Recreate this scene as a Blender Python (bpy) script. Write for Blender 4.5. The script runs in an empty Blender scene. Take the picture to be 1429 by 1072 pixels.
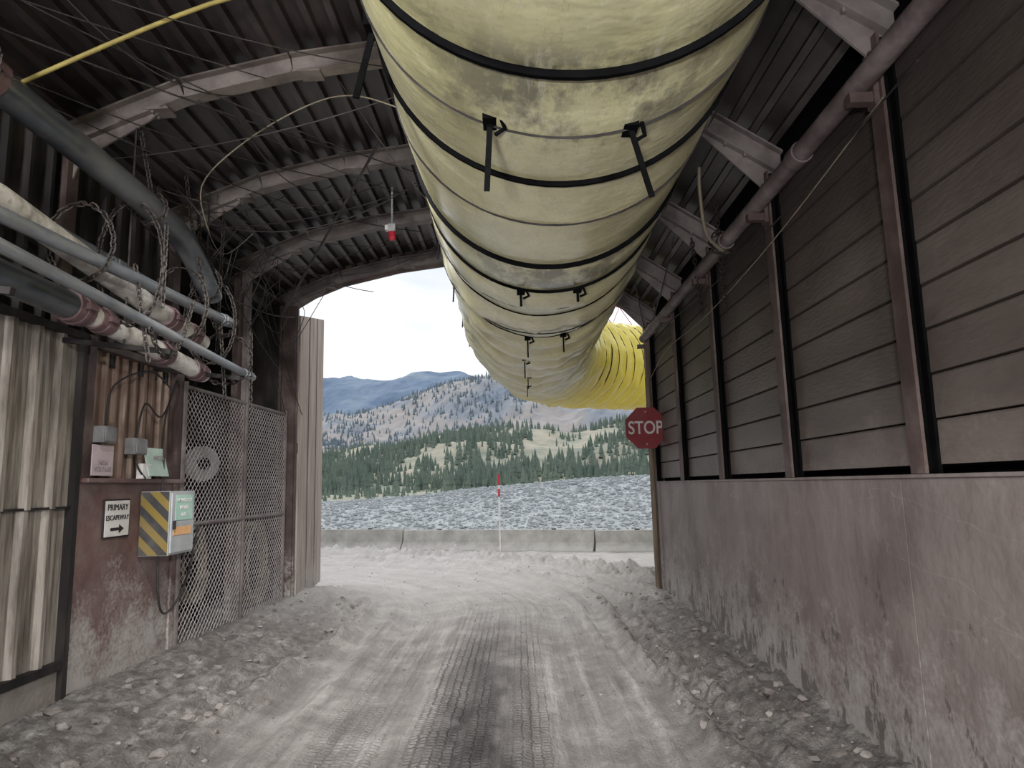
import bpy, math, random, bisect
from mathutils import Vector, Matrix, noise
random.seed(7)
D=bpy.data; SC=bpy.context.scene; COL=bpy.context.collection
PI=math.pi
def s2l(c):
    return tuple(((x/255)/12.92 if x/255<=.04045 else ((x/255+.055)/1.055)**2.4) for x in c)+(1,)
# ------------------------------------------------------------ materials
def M(name, cols, scale=2.0, detail=6, rough=.8, metal=0.0, bump=0.0, bscale=None, stretch=(1,1,1), spec=.3, extra=None):
    m=D.materials.new(name); m.use_nodes=True; nt=m.node_tree; N=nt.nodes; Lk=nt.links
    b=N["Principled BSDF"]; b.inputs["Roughness"].default_value=rough; b.inputs["Metallic"].default_value=metal
    b.inputs["Specular IOR Level"].default_value=spec
    tc=N.new("ShaderNodeTexCoord"); mp=N.new("ShaderNodeMapping"); mp.inputs["Scale"].default_value=stretch
    Lk.new(tc.outputs["Object"],mp.inputs[0])
    nz=N.new("ShaderNodeTexNoise"); nz.inputs["Scale"].default_value=scale; nz.inputs["Detail"].default_value=detail; nz.inputs["Roughness"].default_value=.62
    Lk.new(mp.outputs[0],nz.inputs["Vector"])
    rp=N.new("ShaderNodeValToRGB"); e=rp.color_ramp.elements
    n=len(cols)
    for i,c in enumerate(cols):
        if len(c)==2 and isinstance(c[1],(tuple,list)): p,cc=c
        else: p,cc=(.3+.4*i/max(1,n-1)),c
        if i<2: el=e[i]; el.position=p
        else: el=e.new(p)
        el.color=s2l(cc)
    if n==1: e[1].color=s2l(cols[0])
    Lk.new(nz.outputs["Fac"],rp.inputs[0])
    out=rp.outputs["Color"]
    if bump:
        bz=N.new("ShaderNodeTexNoise"); bz.inputs["Scale"].default_value=bscale or scale*8; bz.inputs["Detail"].default_value=5
        Lk.new(mp.outputs[0],bz.inputs["Vector"])
        bp=N.new("ShaderNodeBump"); bp.inputs["Strength"].default_value=bump; bp.inputs["Distance"].default_value=.02
        Lk.new(bz.outputs["Fac"],bp.inputs["Height"]); Lk.new(bp.outputs[0],b.inputs["Normal"])
    if extra: out=extra(nt,tc,out,b)
    Lk.new(out,b.inputs["Base Color"])
    return m
def mixc(nt,fac,a,b):
    x=nt.nodes.new("ShaderNodeMix"); x.data_type='RGBA'
    nt.links.new(fac,x.inputs["Factor"])
    if isinstance(a,tuple): x.inputs[6].default_value=a
    else: nt.links.new(a,x.inputs[6])
    if isinstance(b,tuple): x.inputs[7].default_value=b
    else: nt.links.new(b,x.inputs[7])
    return x.outputs[2]
def mathn(nt,op,a,b=None,c=None,clamp=False):
    x=nt.nodes.new("ShaderNodeMath"); x.operation=op; x.use_clamp=clamp
    for i,v in enumerate((a,b,c)):
        if v is None: continue
        if isinstance(v,(int,float)): x.inputs[i].default_value=v
        else: nt.links.new(v,x.inputs[i])
    return x.outputs[0]
def noisen(nt,tc,scale,detail=5,stretch=None,rough=.6):
    z=nt.nodes.new("ShaderNodeTexNoise"); z.inputs["Scale"].default_value=scale; z.inputs["Detail"].default_value=detail; z.inputs["Roughness"].default_value=rough
    src=tc.outputs["Object"] if hasattr(tc,'outputs') else tc
    if stretch:
        mp=nt.nodes.new("ShaderNodeMapping"); mp.inputs["Scale"].default_value=stretch; nt.links.new(src,mp.inputs[0]); src=mp.outputs[0]
    nt.links.new(src,z.inputs["Vector"]); return z.outputs["Fac"]
def maprange(nt,v,a,b,c=0.,d=1.):
    x=nt.nodes.new("ShaderNodeMapRange"); nt.links.new(v,x.inputs[0])
    for i,k in enumerate((a,b,c,d)): x.inputs[i+1].default_value=k
    return x.outputs[0]
def sep(nt,tc):
    x=nt.nodes.new("ShaderNodeSeparateXYZ"); nt.links.new(tc.outputs["Object"],x.inputs[0]); return x.outputs
def dust(zlo,zhi,col,amt=1.0):
    """mud / dust building up towards the bottom of a surface"""
    def f(nt,tc,out,b):
        s=sep(nt,tc); g=maprange(nt,s[2],zlo,zhi,1.0,0.0)
        n=noisen(nt,tc,3.5,8); n2=noisen(nt,tc,28,4)
        q=mathn(nt,'ADD',g,mathn(nt,'MULTIPLY',mathn(nt,'SUBTRACT',n,.5),1.3))
        q=mathn(nt,'ADD',q,mathn(nt,'MULTIPLY',mathn(nt,'SUBTRACT',n2,.5),.8))
        q=maprange(nt,q,.35,.85); q=mathn(nt,'MULTIPLY',q,amt)
        return mixc(nt,q,out,s2l(col))
    return f
def film(col,amt=.5,lo=.42,hi=.62,scale=2.5):
    """thin dust film clinging in patches"""
    def f(nt,tc,out,b):
        q=maprange(nt,noisen(nt,tc,scale,8,None,.68),lo,hi,0,amt); return mixc(nt,q,out,s2l(col))
    return f
def chain_fx(*fs):
    def f(nt,tc,out,b):
        for g in fs: out=g(nt,tc,out,b)
        return out
    return f

DUST=(168,164,161)
def wallx(nt,tc,out,b):
    f=maprange(nt,noisen(nt,tc,1.3,8,(1,1.6,.5),.66),.40,.62,0,.5); o=mixc(nt,f,out,s2l((142,135,133)))
    o=dust(-.05,1.35,(158,154,152),.85)(nt,tc,o,b)
    s=sep(nt,tc); n=noisen(nt,tc,8,7,(1,1,.5),.7); g=maprange(nt,s[2],.1,1.3,.14,-.04)
    q=maprange(nt,mathn(nt,'ADD',n,g),.625,.67)
    o=mixc(nt,mathn(nt,'MULTIPLY',q,.7),o,s2l((74,67,65)))
    w=noisen(nt,tc,1.1,2,(1,.5,3.4)); w=maprange(nt,mathn(nt,'ABSOLUTE',mathn(nt,'SUBTRACT',w,.5)),.0,.004,.16,0.)
    return mixc(nt,w,o,s2l((180,172,170)))
m_wlow=M("mat_wall_lower_panel",[(92,81,80),(110,99,97),(128,118,116)],scale=1.3,rough=.6,bump=.25,bscale=18,extra=wallx)
def boardx(nt,tc,out,b):
    o=dust(.6,2.6,(138,130,127),.5)(nt,tc,out,b)
    f=maprange(nt,noisen(nt,tc,.9,7,(1,.8,1.2)),.45,.68,0,.45); o=mixc(nt,f,o,s2l((128,119,115)))
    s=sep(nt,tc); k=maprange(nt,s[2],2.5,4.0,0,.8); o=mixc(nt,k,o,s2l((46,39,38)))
    # each board weathered to its own tone
    c=nt.nodes.new("ShaderNodeCombineXYZ"); nt.links.new(mathn(nt,'FLOOR',mathn(nt,'DIVIDE',mathn(nt,'SUBTRACT',s[2],1.8),.235)),c.inputs[0]); nt.links.new(mathn(nt,'FLOOR',mathn(nt,'DIVIDE',s[1],1.75)),c.inputs[1])
    wn=nt.nodes.new("ShaderNodeTexWhiteNoise"); nt.links.new(c.outputs[0],wn.inputs["Vector"])
    return mixc(nt,mathn(nt,'MULTIPLY',wn.outputs["Value"],.3),o,s2l((66,57,54)))
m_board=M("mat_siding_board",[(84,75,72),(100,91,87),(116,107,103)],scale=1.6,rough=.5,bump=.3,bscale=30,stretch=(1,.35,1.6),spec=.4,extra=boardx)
m_brown=M("mat_brown_steel",[(58,46,45),(76,63,61),(100,88,85)],scale=3,rough=.6,bump=.15,extra=dust(-.2,1.3,DUST,.9))
m_roof=M("mat_roof_deck",[(24,19,22),(38,30,33),(80,71,74)],scale=1.3,rough=.4,bump=.1,stretch=(1,.4,1),spec=.5)
m_raft=M("mat_rafter_steel",[(80,72,72),(100,92,91),(126,118,116)],scale=3,rough=.6,bump=.15,extra=film((132,125,122),.5))
m_maroon=M("mat_maroon_paint",[(78,55,54),(96,72,70),(114,90,87)],scale=2.2,rough=.5,bump=.12,extra=chain_fx(film((140,130,127),.35),dust(-.1,1.6,DUST,.95)))
m_maroon2=M("mat_maroon_rail",[(74,64,64),(96,86,86),(126,116,115)],scale=4,rough=.55,bump=.15)
m_corr=M("mat_corrugated_zinc",[(.32,(60,52,47)),(.45,(110,103,95)),(.58,(156,150,143)),(.66,(126,115,105)),(.74,(80,60,49))],scale=2.2,detail=8,rough=.55,stretch=(1,5,.35),bump=.15,extra=dust(.0,1.1,(150,146,140),.5))
m_corr2=M("mat_corrugated_brown",[(.3,(78,60,52)),(.5,(124,103,91)),(.68,(168,151,139))],scale=2.6,rough=.6,stretch=(1,5,.35),bump=.15)
m_dark=M("mat_dark_cladding",[(20,18,19),(34,31,31),(62,57,55)],scale=2,rough=.7,stretch=(1,3,.4))
m_black=M("mat_black_rubber_and_shadow",[(5,5,6),(13,13,15)],scale=8,rough=.9,spec=.05)  # rubber parts, also the painted shadow strips at the wall posts
m_hdpe=M("mat_hdpe_pipe",[(32,35,41),(50,54,61),(90,94,100)],scale=2.2,rough=.32,stretch=(1,.3,1),spec=.6,extra=film((118,116,114),.35,.46,.66))
m_grey=M("mat_galvanised_pipe",[(88,93,101),(122,127,135),(154,158,164)],scale=5,rough=.38,metal=.35,stretch=(1,.3,1),extra=film((150,146,142),.4))
m_white=M("mat_white_pipe_wrap",[(.3,(140,132,127)),(.48,(184,179,174)),(.62,(204,201,197)),(.72,(140,106,94))],scale=6,rough=.7,bump=.3,bscale=25)
m_coup=M("mat_pipe_coupling",[(80,60,64),(114,93,95)],scale=10,rough=.6)
m_chain=M("mat_chain",[(34,31,31),(66,60,56)],scale=20,rough=.6,metal=.4)
m_cable=M("mat_cable",[(26,24,26),(58,54,54)],scale=5,rough=.6)
m_cableg=M("mat_cable_pale",[(104,98,86),(136,128,112)],scale=5,rough=.6)
m_yel=M("mat_yellow_pipe",[(112,100,56),(158,144,82)],scale=5,rough=.55)
m_wire=M("mat_fence_wire",[(140,134,134),(172,167,167)],scale=5,rough=.5)
m_wood=M("mat_door_plywood",[(.3,(132,116,110)),(.5,(162,149,143)),(.7,(182,171,165))],scale=3,rough=.8,stretch=(1,3,.3),bump=.2,extra=dust(0,.9,DUST,.7))
m_timber=M("mat_timber_post",[(74,64,54),(116,104,90)],scale=5,rough=.85,stretch=(3,3,.3),bump=.3)
m_conc=M("mat_barrier_concrete",[(136,135,131),(156,154,149),(172,170,165)],scale=3,rough=.9,bump=.2,extra=dust(-.05,.35,(178,176,173),.7))
m_red=M("mat_red_reflective",[(166,34,50),(184,46,62)],scale=5,rough=.5)
m_stopred=M("mat_stop_sign_red",[(104,26,34),(120,34,42)],scale=6,rough=.6,extra=film((120,80,80),.25))
m_signw=M("mat_sign_white",[(196,194,192),(220,218,216)],scale=6,rough=.5)
m_reel=M("mat_reel_disc",[(150,148,148),(176,174,174)],scale=6,rough=.5)
m_signg=M("mat_sign_letter_grey",[(170,166,166),(190,185,185)],scale=6,rough=.6)
m_ink=M("mat_sign_ink",[(30,28,30),(48,44,46)],scale=6,rough=.6)
m_inkf=M("mat_faded_ink",[(130,118,122),(150,138,142)],scale=6,rough=.6)
m_green=M("mat_label_green",[(150,190,176),(176,208,196)],scale=6,rough=.6)
m_greenp=M("mat_notice_paper",[(160,182,172),(184,202,194)],scale=6,rough=.6)
m_orange=M("mat_label_orange",[(214,160,110),(226,180,130)],scale=6,rough=.6)
m_boxg=M("mat_box_grey",[(146,151,155),(176,180,184)],scale=6,rough=.5,extra=film((170,165,160),.35))
m_boxd=M("mat_junction_box_grey",[(96,96,98),(130,130,132)],scale=6,rough=.6)
m_pink=M("mat_sign_faded",[(170,154,160),(190,177,181)],scale=6,rough=.6)
def stripes(nt,tc,out,b):
    s=sep(nt,tc)
    v=mathn(nt,'ADD',mathn(nt,'MULTIPLY',s[0],1.0),mathn(nt,'MULTIPLY',s[2],1.0))
    v=mathn(nt,'FRACT',mathn(nt,'MULTIPLY',v,5.2)); v=mathn(nt,'GREATER_THAN',v,.5)
    o=mixc(nt,v,s2l((126,108,56)),s2l((58,58,60)))
    return film((120,114,106),.45)(nt,tc,o,b)
m_haz=M("mat_hazard_stripes",[(100,90,60)],rough=.6,extra=stripes)

# ------------------------------------------------------------ mesh builder
class MB:
    def __init__(s): s.v=[]; s.f=[]; s.m=[]
    def add(s,vs,fs,mi=0):
        o=len(s.v); s.v+= [tuple(p) for p in vs]; s.f+=[tuple(i+o for i in q) for q in fs]; s.m+=[mi]*len(fs)
    def box(s,x0,x1,y0,y1,z0,z1,mi=0,rot=None,piv=None):
        vs=[Vector((x,y,z)) for x in (x0,x1) for y in (y0,y1) for z in (z0,z1)]
        if rot is not None:
            p=Vector(piv) if piv else Vector(((x0+x1)/2,(y0+y1)/2,(z0+z1)/2))
            vs=[rot@(q-p)+p for q in vs]
        s.add(vs,[(0,1,3,2),(4,6,7,5),(0,4,5,1),(2,3,7,6),(0,2,6,4),(1,5,7,3)],mi)
    def bar(s,a,b,w,h,mi=0,up=(0,0,1)):
        a=Vector(a);b=Vector(b);t=(b-a).normalized();u=Vector(up)
        sd=t.cross(u); 
        if sd.length<1e-3: sd=t.cross(Vector((1,0,0)))
        sd.normalize(); u=sd.cross(t).normalized()
        vs=[p+sd*(i*w/2)+u*(j*h/2) for p in (a,b) for i,j in ((-1,-1),(1,-1),(1,1),(-1,1))]
        s.add(vs,[(3,2,1,0),(4,5,6,7),(0,1,5,4),(1,2,6,5),(2,3,7,6),(3,0,4,7)],mi)
    def tube(s,pts,r,seg=8,closed=False,mi=0,caps=True):
        P=[Vector(p) for p in pts]; n=len(P); R=r if isinstance(r,(list,tuple)) else [r]*n
        nr=None; vs=[]
        for i in range(n):
            if closed: t=P[(i+1)%n]-P[i-1]
            else: t=P[min(i+1,n-1)]-P[max(i-1,0)]
            if t.length<1e-9: t=Vector((0,0,1))
            t.normalize()
            if nr is None:
                nr=t.cross(Vector((0,0,1)))
                if nr.length<.1: nr=t.cross(Vector((1,0,0)))
            nr=(nr-t*nr.dot(t)).normalized(); bn=t.cross(nr)
            for k in range(seg):
                a=2*PI*k/seg; vs.append(P[i]+(nr*math.cos(a)+bn*math.sin(a))*R[i])
        fs=[]
        for i in range(n if closed else n-1):
            j=(i+1)%n
            for k in range(seg):
                l=(k+1)%seg; fs.append((i*seg+k,i*seg+l,j*seg+l,j*seg+k))
        if caps and not closed:
            fs.append(tuple(range(seg-1,-1,-1))); fs.append(tuple((n-1)*seg+k for k in range(seg)))
        s.add(vs,fs,mi)
    def prism(s,poly,d,mi=0):
        d=Vector(d); n=len(poly); P=[Vector(p) for p in poly]
        s.add(P+[p+d for p in P],[tuple(range(n-1,-1,-1)),tuple(range(n,2*n))]+[(i,(i+1)%n,n+(i+1)%n,n+i) for i in range(n)],mi)
    def obj(s,name,mats,parent=None,smooth=False,bevel=0,recalc=True):
        me=D.meshes.new(name); me.from_pydata(s.v,[],s.f)
        mats=mats if isinstance(mats,(list,tuple)) else [mats]
        for m in mats: me.materials.append(m)
        if len(mats)>1: me.polygons.foreach_set("material_index",s.m)
        if recalc and len(s.f)<60000:
            import bmesh
            bm=bmesh.new(); bm.from_mesh(me); bmesh.ops.recalc_face_normals(bm,faces=bm.faces); bm.to_mesh(me); bm.free()
        if smooth:
            me.polygons.foreach_set("use_smooth",[True]*len(me.polygons))
            try: me.set_sharp_from_angle(angle=math.radians(40))
            except Exception: pass
        me.update()
        o=D.objects.new(name,me); COL.objects.link(o)
        if bevel:
            b=o.modifiers.new("bevel",'BEVEL'); b.width=bevel; b.segments=2; b.limit_method='ANGLE'
        if parent: o.parent=parent
        return o
def empty(name):
    e=D.objects.new(name,None); COL.objects.link(e); e.empty_display_size=.2; return e
def sm(a,b,x):
    t=max(0,min(1,(x-a)/(b-a))); return t*t*(3-2*t)
def fbm(x,y,z=0,o=4): return noise.fractal(Vector((x,y,z)),1.0,2.0,o,noise_basis='PERLIN_ORIGINAL')
def catenary(a,b,sag,n=14):
    a=Vector(a);b=Vector(b); return [a.lerp(b,i/n)-Vector((0,0,sag*4*(i/n)*(1-i/n))) for i in range(n+1)]
def smoothpath(P,k=6):
    P=[Vector(p) for p in P]; out=[]
    for i in range(len(P)-1):
        p0=P[max(i-1,0)];p1=P[i];p2=P[i+1];p3=P[min(i+2,len(P)-1)]
        for j in range(k):
            t=j/k; out.append(.5*((2*p1)+(p2-p0)*t+(2*p0-5*p1+4*p2-p3)*t*t+(3*p1-p0-3*p2+p3)*t**3))
    out.append(P[-1]); return out
def text(body,size,loc,rot,mat,parent,name="lettering",ext=.002,sx=1,align='CENTER',off=.012):
    c=D.curves.new(name,'FONT'); c.body=body; c.size=size; c.extrude=ext; c.align_x=align; c.align_y='CENTER'; c.offset=size*off; c.materials.append(mat)
    o=D.objects.new(name,c); COL.objects.link(o); o.location=loc; o.rotation_euler=rot; o.scale=(sx,1,1); o.parent=parent; return o

# ------------------------------------------------------------ layout
XR=2.05; XL=-3.6; YF=10.4; YB=-7.0
RY=[10.4,8.7,7.0,5.25,3.55,1.8,.1,-1.65,-3.4,-5.1,-6.9]
PROF=[(-3.68,4.60),(-3.2,4.80),(-2.7,5.00),(-1.8,5.20),(-1.05,5.29),(-.35,5.31),(.35,5.13),(1.0,4.86),(1.6,4.57),(2.15,4.20)]
def rz(x):
    for (a,b),(c,d) in zip(PROF,PROF[1:]):
        if x<=c: return b+(d-b)*(x-a)/(c-a)
    return PROF[-1][1]

# ---- floor (dirt road)
def nz3(x,y,k): return noise.noise(Vector((x,y,k)))
def gh(x,y):
    s=x
    if y>9.5: s=math.hypot(x+7,y-9.5)-7
    al=y if y<9.5 else 9.5+math.atan2(y-9.5,max(.01,x+7))*7
    h=0
    ins=1-sm(10.6,13.5,y)
    h+=.012*fbm(x*1.2,y*1.2)+.008*fbm(x*7,y*7,3)
    h+=.030*nz3(s*2.4,al*.16,5)+.018*nz3(s*7,al*.2,9)+.012*nz3(s*17,al*.25,2)
    h-=.05*math.exp(-((s+1.25)/.33)**2)+.055*math.exp(-((s-.45)/.30)**2)
    def lump(k):
        return .35+2.2*abs(nz3(x*4,y*4.2,k))+.8*abs(nz3(x*10,y*10,k))
    for c,w,a in ((1.20,.08,.085),(1.48,.07,.06),(-2.2,.10,.075),(-2.6,.1,.05),(.90,.05,.03),(-1.75,.05,.02)):
        cc=c+.07*math.sin(al*.9+c*3)+.06*nz3(al*.8,c,1)
        k=1 if y<10.6 else (.8 if c>0 else .35)
        h+=a*k*lump(c)*math.exp(-((s-cc)/w)**2)
    cl=lambda k:.09*abs(nz3(x*3.1,y*3.1,k))+.045*abs(nz3(x*7,y*7,k+3))+.035*abs(nz3(x*15,y*15,k+5))
    bl=sm(-2.1,-3.5,x)*.20+sm(-1.9,-2.4,x)*(cl(7)*.9-.02)
    br=sm(1.25,2.05,x)*.18+sm(1.05,1.45,x)*(cl(11)*1.2-.02)
    h+=(bl+br)*(ins if y>10.6 else 1)
    if y>10.6:
        h+=sm(10.6,13,y)*(.05*max(0,fbm(x*1.3,y*1.3,21)))*(1 if x>0 else .4)
        h+=.15*math.exp(-((s-2.7)/.5)**2)*lump(8)*sm(10.8,12.5,y)
        h+=.06*math.exp(-((s-1.6)/.2)**2)*lump(5)*sm(10.8,12.5,y)
    return h
xs=[]; x=-40
while x<40:
    xs.append(x)
    if -4.3<x<2.6: x+=.026
    elif -9<x<6: x+=.10
    else: x+=1.2
ys=[]; y=YB-30
while y<24:
    ys.append(y)
    y+= 4 if y<YB-1 else (.25 if y<2.6 else max(.024,y*.0062))
mb=MB(); nx=len(xs)
for yy in ys:
    for xx in xs: mb.v.append((xx,yy,gh(xx,yy) if yy>-8 and -12<xx<10 else 0))
mb.f=[(j*nx+i,j*nx+i+1,(j+1)*nx+i+1,(j+1)*nx+i) for j in range(len(ys)-1) for i in range(nx-1)]
mb.m=[0]*len(mb.f)
def groundx(nt,tc,out,b):
    s=sep(nt,tc)
    ysm=maprange(nt,s[1],8.0,12.0,0,1)
    dx=mathn(nt,'ADD',s[0],7); dy=mathn(nt,'MAXIMUM',mathn(nt,'SUBTRACT',s[1],9.5),0)
    lane=mathn(nt,'SUBTRACT',mathn(nt,'SQRT',mathn(nt,'ADD',mathn(nt,'MULTIPLY',dx,dx),mathn(nt,'MULTIPLY',dy,dy))),7)
    cv=nt.nodes.new("ShaderNodeCombineXYZ"); nt.links.new(lane,cv.inputs[0]); nt.links.new(mathn(nt,'MULTIPLY',s[1],.05),cv.inputs[1])
    st=noisen(nt,cv.outputs[0],5,7,None,.7)
    brk=maprange(nt,noisen(nt,tc,2.3,6,(1,.6,1)),.35,.6,.3,1)
    o=mixc(nt,mathn(nt,'MULTIPLY',maprange(nt,st,.50,.64,0,.7),brk),out,s2l((104,100,98)))
    o=mixc(nt,mathn(nt,'MULTIPLY',maprange(nt,st,.47,.36,0,.6),brk),o,s2l((204,201,199)))
    # small damp speckle
    spk=maprange(nt,noisen(nt,tc,30,5,None,.7),.56,.66,0,.45); o=mixc(nt,spk,o,s2l((108,103,101)))
    wob=mathn(nt,'MULTIPLY',mathn(nt,'SUBTRACT',noisen(nt,tc,1.3,5),.5),.5)
    xw=mathn(nt,'ADD',s[0],wob)
    d=mathn(nt,'ABSOLUTE',mathn(nt,'ADD',xw,.34))
    band=maprange(nt,d,.12,.5,1,0)
    n=noisen(nt,tc,5,6,(1,.4,1)); band=mathn(nt,'MULTIPLY',band,maprange(nt,n,.3,.6,.45,1))
    far=maprange(nt,s[1],5.5,10.0,1,0); band=mathn(nt,'MULTIPLY',band,far)
    o=mixc(nt,mathn(nt,'MULTIPLY',band,.95),o,s2l((64,60,60)))
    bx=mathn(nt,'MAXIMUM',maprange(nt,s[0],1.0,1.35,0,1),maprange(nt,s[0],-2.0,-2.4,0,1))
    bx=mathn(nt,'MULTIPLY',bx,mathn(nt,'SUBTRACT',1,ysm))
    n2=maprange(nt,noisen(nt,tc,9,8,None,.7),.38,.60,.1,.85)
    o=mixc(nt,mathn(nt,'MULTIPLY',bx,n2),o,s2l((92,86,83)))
    o=mixc(nt,mathn(nt,'MULTIPLY',ysm,.5),o,s2l((206,203,202)))
    mp=nt.nodes.new("ShaderNodeMapping"); mp.inputs["Scale"].default_value=(15,19,1); nt.links.new(tc.outputs["Object"],mp.inputs[0])
    vo=nt.nodes.new("ShaderNodeTexVoronoi"); vo.feature='DISTANCE_TO_EDGE'; vo.voronoi_dimensions='2D'; vo.inputs["Scale"].default_value=1; vo.inputs["Randomness"].default_value=.3
    nt.links.new(mp.outputs[0],vo.inputs["Vector"])
    xq=mathn(nt,'ADD',s[0],mathn(nt,'MULTIPLY',mathn(nt,'SUBTRACT',noisen(nt,tc,.5,2),.5),.2))
    t1=maprange(nt,mathn(nt,'ABSOLUTE',mathn(nt,'ADD',xq,.55)),.24,.32,1,0)
    t2=maprange(nt,mathn(nt,'ABSOLUTE',mathn(nt,'ADD',xq,1.25)),.20,.32,.4,0)
    t3=maprange(nt,mathn(nt,'ABSOLUTE',mathn(nt,'SUBTRACT',xq,.02)),.12,.2,.6,0)
    tr=mathn(nt,'MAXIMUM',mathn(nt,'MAXIMUM',t1,t2),t3)
    tr=mathn(nt,'MULTIPLY',tr,maprange(nt,noisen(nt,tc,1.7,4,(1,.5,1)),.32,.46)); tr=mathn(nt,'MULTIPLY',tr,maprange(nt,s[1],7.5,11,1,0))
    lug=maprange(nt,vo.outputs["Distance"],.05,.2,0,1)
    hgt=mathn(nt,'MULTIPLY',lug,tr)
    fn=noisen(nt,tc,45,6,None,.7); fn2=noisen(nt,tc,9,8,None,.7)
    H=mathn(nt,'ADD',mathn(nt,'MULTIPLY',hgt,1.0),mathn(nt,'ADD',mathn(nt,'MULTIPLY',fn,1.1),mathn(nt,'MULTIPLY',fn2,1.3)))
    H=mathn(nt,'ADD',H,mathn(nt,'MULTIPLY',noisen(nt,cv.outputs[0],16,5),1.0))
    bp=nt.nodes.new("ShaderNodeBump"); bp.inputs["Strength"].default_value=.95; bp.inputs["Distance"].default_value=.035
    nt.links.new(H,bp.inputs["Height"]); nt.links.new(bp.outputs[0],b.inputs["Normal"])
    o=mixc(nt,mathn(nt,'MULTIPLY',mathn(nt,'MULTIPLY',mathn(nt,'SUBTRACT',1,lug),tr),.6),o,s2l((80,76,76)))
    return o
m_ground=M("mat_dirt_road",[(130,125,122),(155,150,147),(182,178,175)],scale=2.2,detail=10,rough=.8,spec=.3,extra=groundx)
o=mb.obj("floor",m_ground); o.data.polygons.foreach_set("use_smooth",[True]*len(o.data.polygons))

# ---- loose stones along the banks
def rock(mb,c,r,mi=0):
    t=(1+5**.5)/2
    V=[(-1,t,0),(1,t,0),(-1,-t,0),(1,-t,0),(0,-1,t),(0,1,t),(0,-1,-t),(0,1,-t),(t,0,-1),(t,0,1),(-t,0,-1),(-t,0,1)]
    F=[(0,11,5),(0,5,1),(0,1,7),(0,7,10),(0,10,11),(1,5,9),(5,11,4),(11,10,2),(10,7,6),(7,1,8),(3,9,4),(3,4,2),(3,2,6),(3,6,8),(3,8,9),(4,9,5),(2,4,11),(6,2,10),(8,6,7),(9,8,1)]
    R=Matrix.Rotation(random.random()*6,3,'Z')@Matrix.Rotation(random.random()*6,3,'X'); sx,sy,sz=random.uniform(.8,1.3),random.uniform(.7,1.1),random.uniform(.5,.85)
    vs=[]
    for v in V:
        w=R@(Vector(v)/1.9*random.uniform(.75,1.2)); vs.append((c[0]+w.x*r*sx,c[1]+w.y*r*sy,c[2]+w.z*r*sz))
    mb.add(vs,F,mi)
m_stone=M("mat_loose_stone",[(84,78,75),(116,110,107),(152,147,144)],scale=7,rough=.9,bump=.5,bscale=40)
mb=MB()
for i in range(1300):
    y=2.5+8.0*random.random()**1.1
    if random.random()<.55: x=1.12+.85*random.random()**.8
    else: x=-2.1-1.4*random.random()**.9
    r=.008+.05*random.random()**5
    rock(mb,(x,y,gh(x,y)+r*.05),r)
for i in range(700):
    y=3+14*random.random(); x=random.uniform(-2.2,1.4) if y<10.4 else random.uniform(-4,2)
    r=.005+.014*random.random()**3; rock(mb,(x,y,gh(x,y)+r*.1),r)
mb.obj("loose_stones",m_stone,smooth=True)

# ---- right wall
wr=empty("wall_right")
mb=MB()
z=1.80
while z<4.12:
    for a,b in zip(RY[1:],RY[:-1]):
        x0=XR+.085; h=.232
        poly=[(x0,a,z),(x0+.004,a,z+h-.018),(x0+.014,a,z+h-.007),(x0+.07,a,z+h-.007),(x0+.07,a,z)]
        mb.prism(poly,(0,b-a,0))
    z+=.235
mb.box(XR+.15,XR+.2,YB,YF,-.2,4.6,1)
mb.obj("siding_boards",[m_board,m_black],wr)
mb=MB()
seams=[10.4,9.0,7.2,3.72,.6,-2.6,YB]
for a,b in zip(seams[1:],seams[:-1]):
    mb.box(XR,XR+.1,a+.006,b-.006,-.3,1.735)
mb.obj("lower_panels",m_wlow,wr)
mb=MB()
mb.box(XR-.012,XR+.12,YB,YF,1.735,1.752)
mb.box(XR+.03,XR+.06,YB,YF,-.3,1.74,1)
mb.obj("ledge",[m_wlow,m_black],wr)
mb=MB()
for y in RY:
    w=.065
    mb.box(XR+.0,XR+.018,y-w,y+w,1.755,4.2,0)
    mb.box(XR+.018,XR+.12,y-.012,y+.012,1.755,4.2,1)
    mb.box(XR+.07,XR+.09,y-w,y+w,1.755,4.2,1)  # black strips stand in for the shadow beside each post flange
mb.obj("posts",[m_brown,m_black],wr)
mb=MB(); mb.box(XR+.2,XR+.26,YB,YF,-.2,4.62); mb.obj("outer_cladding",m_dark,wr)
rail=empty("eave_pipe_rail")
mb=MB(); mb.tube([(XR-.08,YB,3.93),(XR-.08,10.3,3.93)],.066,16)
for y in (9.5,6.1,4.4,2.6,.9): mb.tube([(XR-.08,y-.06,3.93),(XR-.08,y+.06,3.93)],.078,16)
mb.obj("pipe",m_maroon2,rail,smooth=True)
mb=MB()
for y in RY[:-1]:
    mb.box(XR-.16,XR+.02,y-.03,y+.03,3.80,3.86); mb.box(XR-.03,XR+.02,y-.04,y+.04,3.78,4.1)
mb.obj("brackets",m_brown,rail)

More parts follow.
